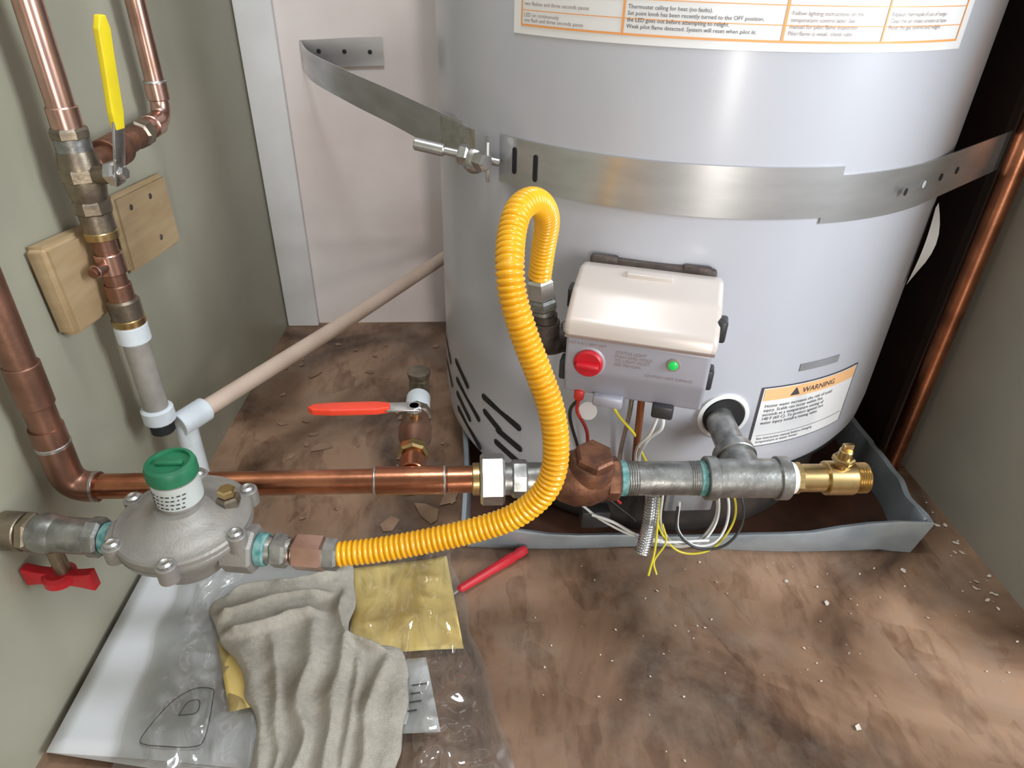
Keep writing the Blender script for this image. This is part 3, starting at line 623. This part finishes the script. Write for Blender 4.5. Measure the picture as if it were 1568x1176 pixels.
# rag
def lerpl(P,t):
    f=t*(len(P)-1); i=min(int(f),len(P)-2); return Vector(P[i]).lerp(Vector(P[i+1]),f-i)
LL=[(-.225,.488),(-.256,.462),(-.236,.425),(-.200,.375),(-.185,.335),(-.178,.28),(-.17,.22)]
RR=[(-.130,.512),(-.118,.475),(-.112,.425),(-.066,.405),(-.056,.365),(-.060,.30),(-.068,.22)]
LLs=[(p.x,p.y) for p in catmull([Vector((x,y,0)) for x,y in LL],6)]; RRs=[(p.x,p.y) for p in catmull([Vector((x,y,0)) for x,y in RR],6)]
RIDGE=[([(-.248,.472),(-.21,.487),(-.17,.488),(-.135,.50)],.0055,.008),
([(-.248,.448),(-.215,.452),(-.18,.468),(-.145,.468)],.005,.011),
([(-.235,.428),(-.205,.430),(-.175,.446),(-.15,.444)],.005,.010),
([(-.225,.412),(-.197,.385),(-.182,.345),(-.170,.29),(-.162,.20)],.006,.009),
([(-.158,.45),(-.146,.40),(-.146,.35),(-.140,.30),(-.146,.20)],.0065,.010),
([(-.190,.425),(-.170,.375),(-.158,.31),(-.156,.24)],.0045,.006),
([(-.122,.44),(-.119,.38),(-.119,.32),(-.122,.20)],.006,.008),
([(-.075,.398),(-.088,.35),(-.090,.29),(-.095,.20)],.006,.007),
([(-.128,.478),(-.128,.44),(-.105,.415),(-.08,.40)],.005,.008),
([(-.105,.40),(-.102,.35),(-.106,.29)],.004,.004)]
RIDGE=[([Vector((q.x,q.y)) for q in catmull([Vector((x,y,0)) for x,y in P],6)],w_,h_) for P,w_,h_ in RIDGE]
def rag_h(p,wob):
    t=0
    for P,w_,h_ in RIDGE:
        dm=1; 
        for i in range(len(P)-1):
            a=P[i]; ab=P[i+1]-a; k=max(0,min(1,(p-a).dot(ab)/ab.length_squared)); dd=(p-a-ab*k).length
            if dd<dm: dm=dd; s_=(i+k)/(len(P)-1)
        t+=h_*math.exp(-(dm/(w_*(1+.3*wob)))**2)*min(1,s_*6+.25)*min(1,(1-s_)*6+.35)
    return t
V=[];F=[];nu,nv=110,180
for j in range(nv+1):
    for i in range(nu+1):
        u=i/nu;v=j/nv; a=lerpl(LLs,v);b=lerpl(RRs,v); p=a.lerp(b,u)
        wv=noise.noise(Vector((p.x*25,p.y*25,.3))); e=min(1,min(u,1-u)*9,v*12)
        pw=p+Vector((wv*.006,noise.noise(Vector((p.x*25,p.y*25,8)))*.006))
        soft=noise.noise(Vector((p.x*18,p.y*18,9))); cr=noise.noise(Vector((p.x*75,p.y*60,3)))
        h=.0215+e**.5*(.006+.003*soft+.0016*cr+rag_h(pw,wv))+.0005*noise.noise(Vector((p.x*300,p.y*300,0)))
        jit=noise.noise_vector(Vector((p.x*35,p.y*35,5)))*.007*(1-e)
        s=.96; V.append((p.x*s+jit.x,p.y*s+jit.y,h))
for j in range(nv):
    for i in range(nu):
        a=j*(nu+1)+i; F.append((a,a+1,a+nu+2,a+nu+1))
ro=mo('cloth_rag',V,F,RAG,None,sharp=None); s=ro.modifiers.new('t','SOLIDIFY'); s.thickness=.003; s.offset=-1
# plastic bag : flattened beneath the rag, crumpled elsewhere
V=[];F=[];nu,nv=130,130
A,B,C_,D_=Vector((-.275,.24)),Vector((.045,.24)),Vector((-.022,.520)),Vector((-.290,.490))
def under_rag(p):
    t=(.500-p.y)/.28
    if t<-.08: return 0
    t=max(0,min(1,t)); a=lerpl(LLs,t).x*.96; b=lerpl(RRs,t).x*.96
    d=min(p.x-a,b-p.x); return max(0,min(1,(d+.014)/.014))
for j in range(nv+1):
    for i in range(nu+1):
        u=i/nu;v=j/nv; p=A*(1-u)*(1-v)+B*u*(1-v)+C_*u*v+D_*(1-u)*v
        e=min(1,min(u,1-u)*10,min(v,1-v)*12)
        n1=1-abs(noise.noise(Vector((p.x*26+p.y*8,p.y*12-p.x*9,11))))*2
        n2=1-abs(noise.noise(Vector((p.x*60,p.y*40,17))))*2
        base=.0190 if p.x<-.145 else .0190-.006*min(1,(p.x+.145)/.06)
        if p.x>-.03: base=max(.003,base-.010*min(1,(p.x+.03)/.03))
        k_=1-.95*under_rag(p)
        h=base+e*k_*(.008*max(0,n1)+.004*max(0,n2))
        jx=noise.noise(Vector((0,p.y*25,2)))*.006*(1-e)
        V.append((p.x+jx,p.y,h))
for j in range(nv):
    for i in range(nu):
        a=j*(nu+1)+i; F.append((a,a+1,a+nu+2,a+nu+1))
mo('plastic_bag',V,F,FILM,None,sharp=None)
sd=root('red_screwdriver')
a=Vector((-.014,.468,.006)); b=Vector((.060,.522,.006)); dd=b-a; l=dd.length
lathe('handle',a,dd,[(0,.002),(.003,.0042),(l*.5,.0050),(l*.78,.0058),(l*.82,.0045),(l*.9,.0058),(l-.002,.005),(l,.003)],RED,sd,10)
lathe('shank',a-dd.normalized()*.03,dd,[(0,.0012),(.031,.0015)],STEEL,sd,8)
# debris flakes
V=[];F=[]
def flake(x,y,s,z=.0012,el=1.6):
    n=random.randint(4,6); a0=random.random()*6; th=random.random()*pi; b=len(V)
    for k in range(n):
        a=a0+2*pi*k/n; r=s*random.uniform(.6,1.1); px=math.cos(a)*r*el; py=math.sin(a)*r
        V.append((x+px*math.cos(th)-py*math.sin(th),y+px*math.sin(th)+py*math.cos(th),z+random.uniform(0,.0012)))
    F.append(tuple(range(b,b+n)))
for _ in range(34):
    x=random.uniform(-.28,-.02); y=random.uniform(.56,1.0)
    flake(x,y,random.choice([.003,.004,.006,.010]),z=.0006)
for _ in range(5): flake(random.uniform(-.06,-.02),random.uniform(.56,.66),random.uniform(.008,.014),el=2)
mo('wood_debris',V,F,pmat('wood_flakes',(.33,.21,.135),(.22,.13,.08),rough=.7,scale=30),None,smooth=False)
V=[];F=[]
flake(.328,.311,.004,el=1.2); flake(.463,.479,.003); flake(.33,.47,.002); flake(.36,.44,.0025)
for _ in range(110):
    x=random.uniform(.06,.54); y=random.gauss(.44,.08)
    if y<.503: flake(x,y,random.uniform(.0004,.0012),z=.0008)
for _ in range(26): flake(random.uniform(.522,.552),random.uniform(.42,.60),random.uniform(.0008,.0024),z=.0008,el=2)
mo('plaster_crumbs',V,F,pmat('crumbs',(.62,.55,.48),rough=.8),None,smooth=False)
# ------------------------------------------------------------ lights
def area(name,loc,tgt,sx,sy,en,col):
    l=D.lights.new(name,'AREA'); l.shape='RECTANGLE'; l.size=sx; l.size_y=sy; l.energy=en; l.color=col
    o=D.objects.new(name,l); COL.objects.link(o); o.location=loc; o.rotation_euler=(Vector(tgt)-Vector(loc)).to_track_quat('-Z','Y').to_euler(); return o
area('doorway_daylight',(.22,-1.3,.42),(.2,.7,.42),.12,.6,11,(1,.95,.88))
area('window_daylight',(1.15,-.15,.82),(.28,.65,.50),.4,.7,22,(.86,.93,1))
area('room_light',(-.02,.40,1.45),(-.22,1.06,.42),.25,.25,7.5,(.88,.94,1))
w=D.worlds.new('room_ambient'); w.use_nodes=True; w.node_tree.nodes['Background'].inputs[0].default_value=(1,.95,.89,1); w.node_tree.nodes['Background'].inputs[1].default_value=.40
bpy.context.scene.world=w
bpy.context.scene.view_settings.view_transform='Standard'
# ------------------------------------------------------------ camera
Zr=Vector((.0229,.838,.545)).normalized(); Yr=Vector((-.0607,.5444,-.8366)); Yr=(Yr-Zr*Yr.dot(Zr)).normalized(); Xr=Yr.cross(Zr)
cd=D.cameras.new('camera'); cam=D.objects.new('camera',cd); COL.objects.link(cam)
M=Matrix((Xr,Yr,Zr)).to_4x4(); M.translation=(0,0,.56); cam.matrix_world=M
cd.sensor_fit='HORIZONTAL'; cd.sensor_width=36; cd.lens=36*1048/1568; cd.clip_start=.01
bpy.context.scene.camera=cam
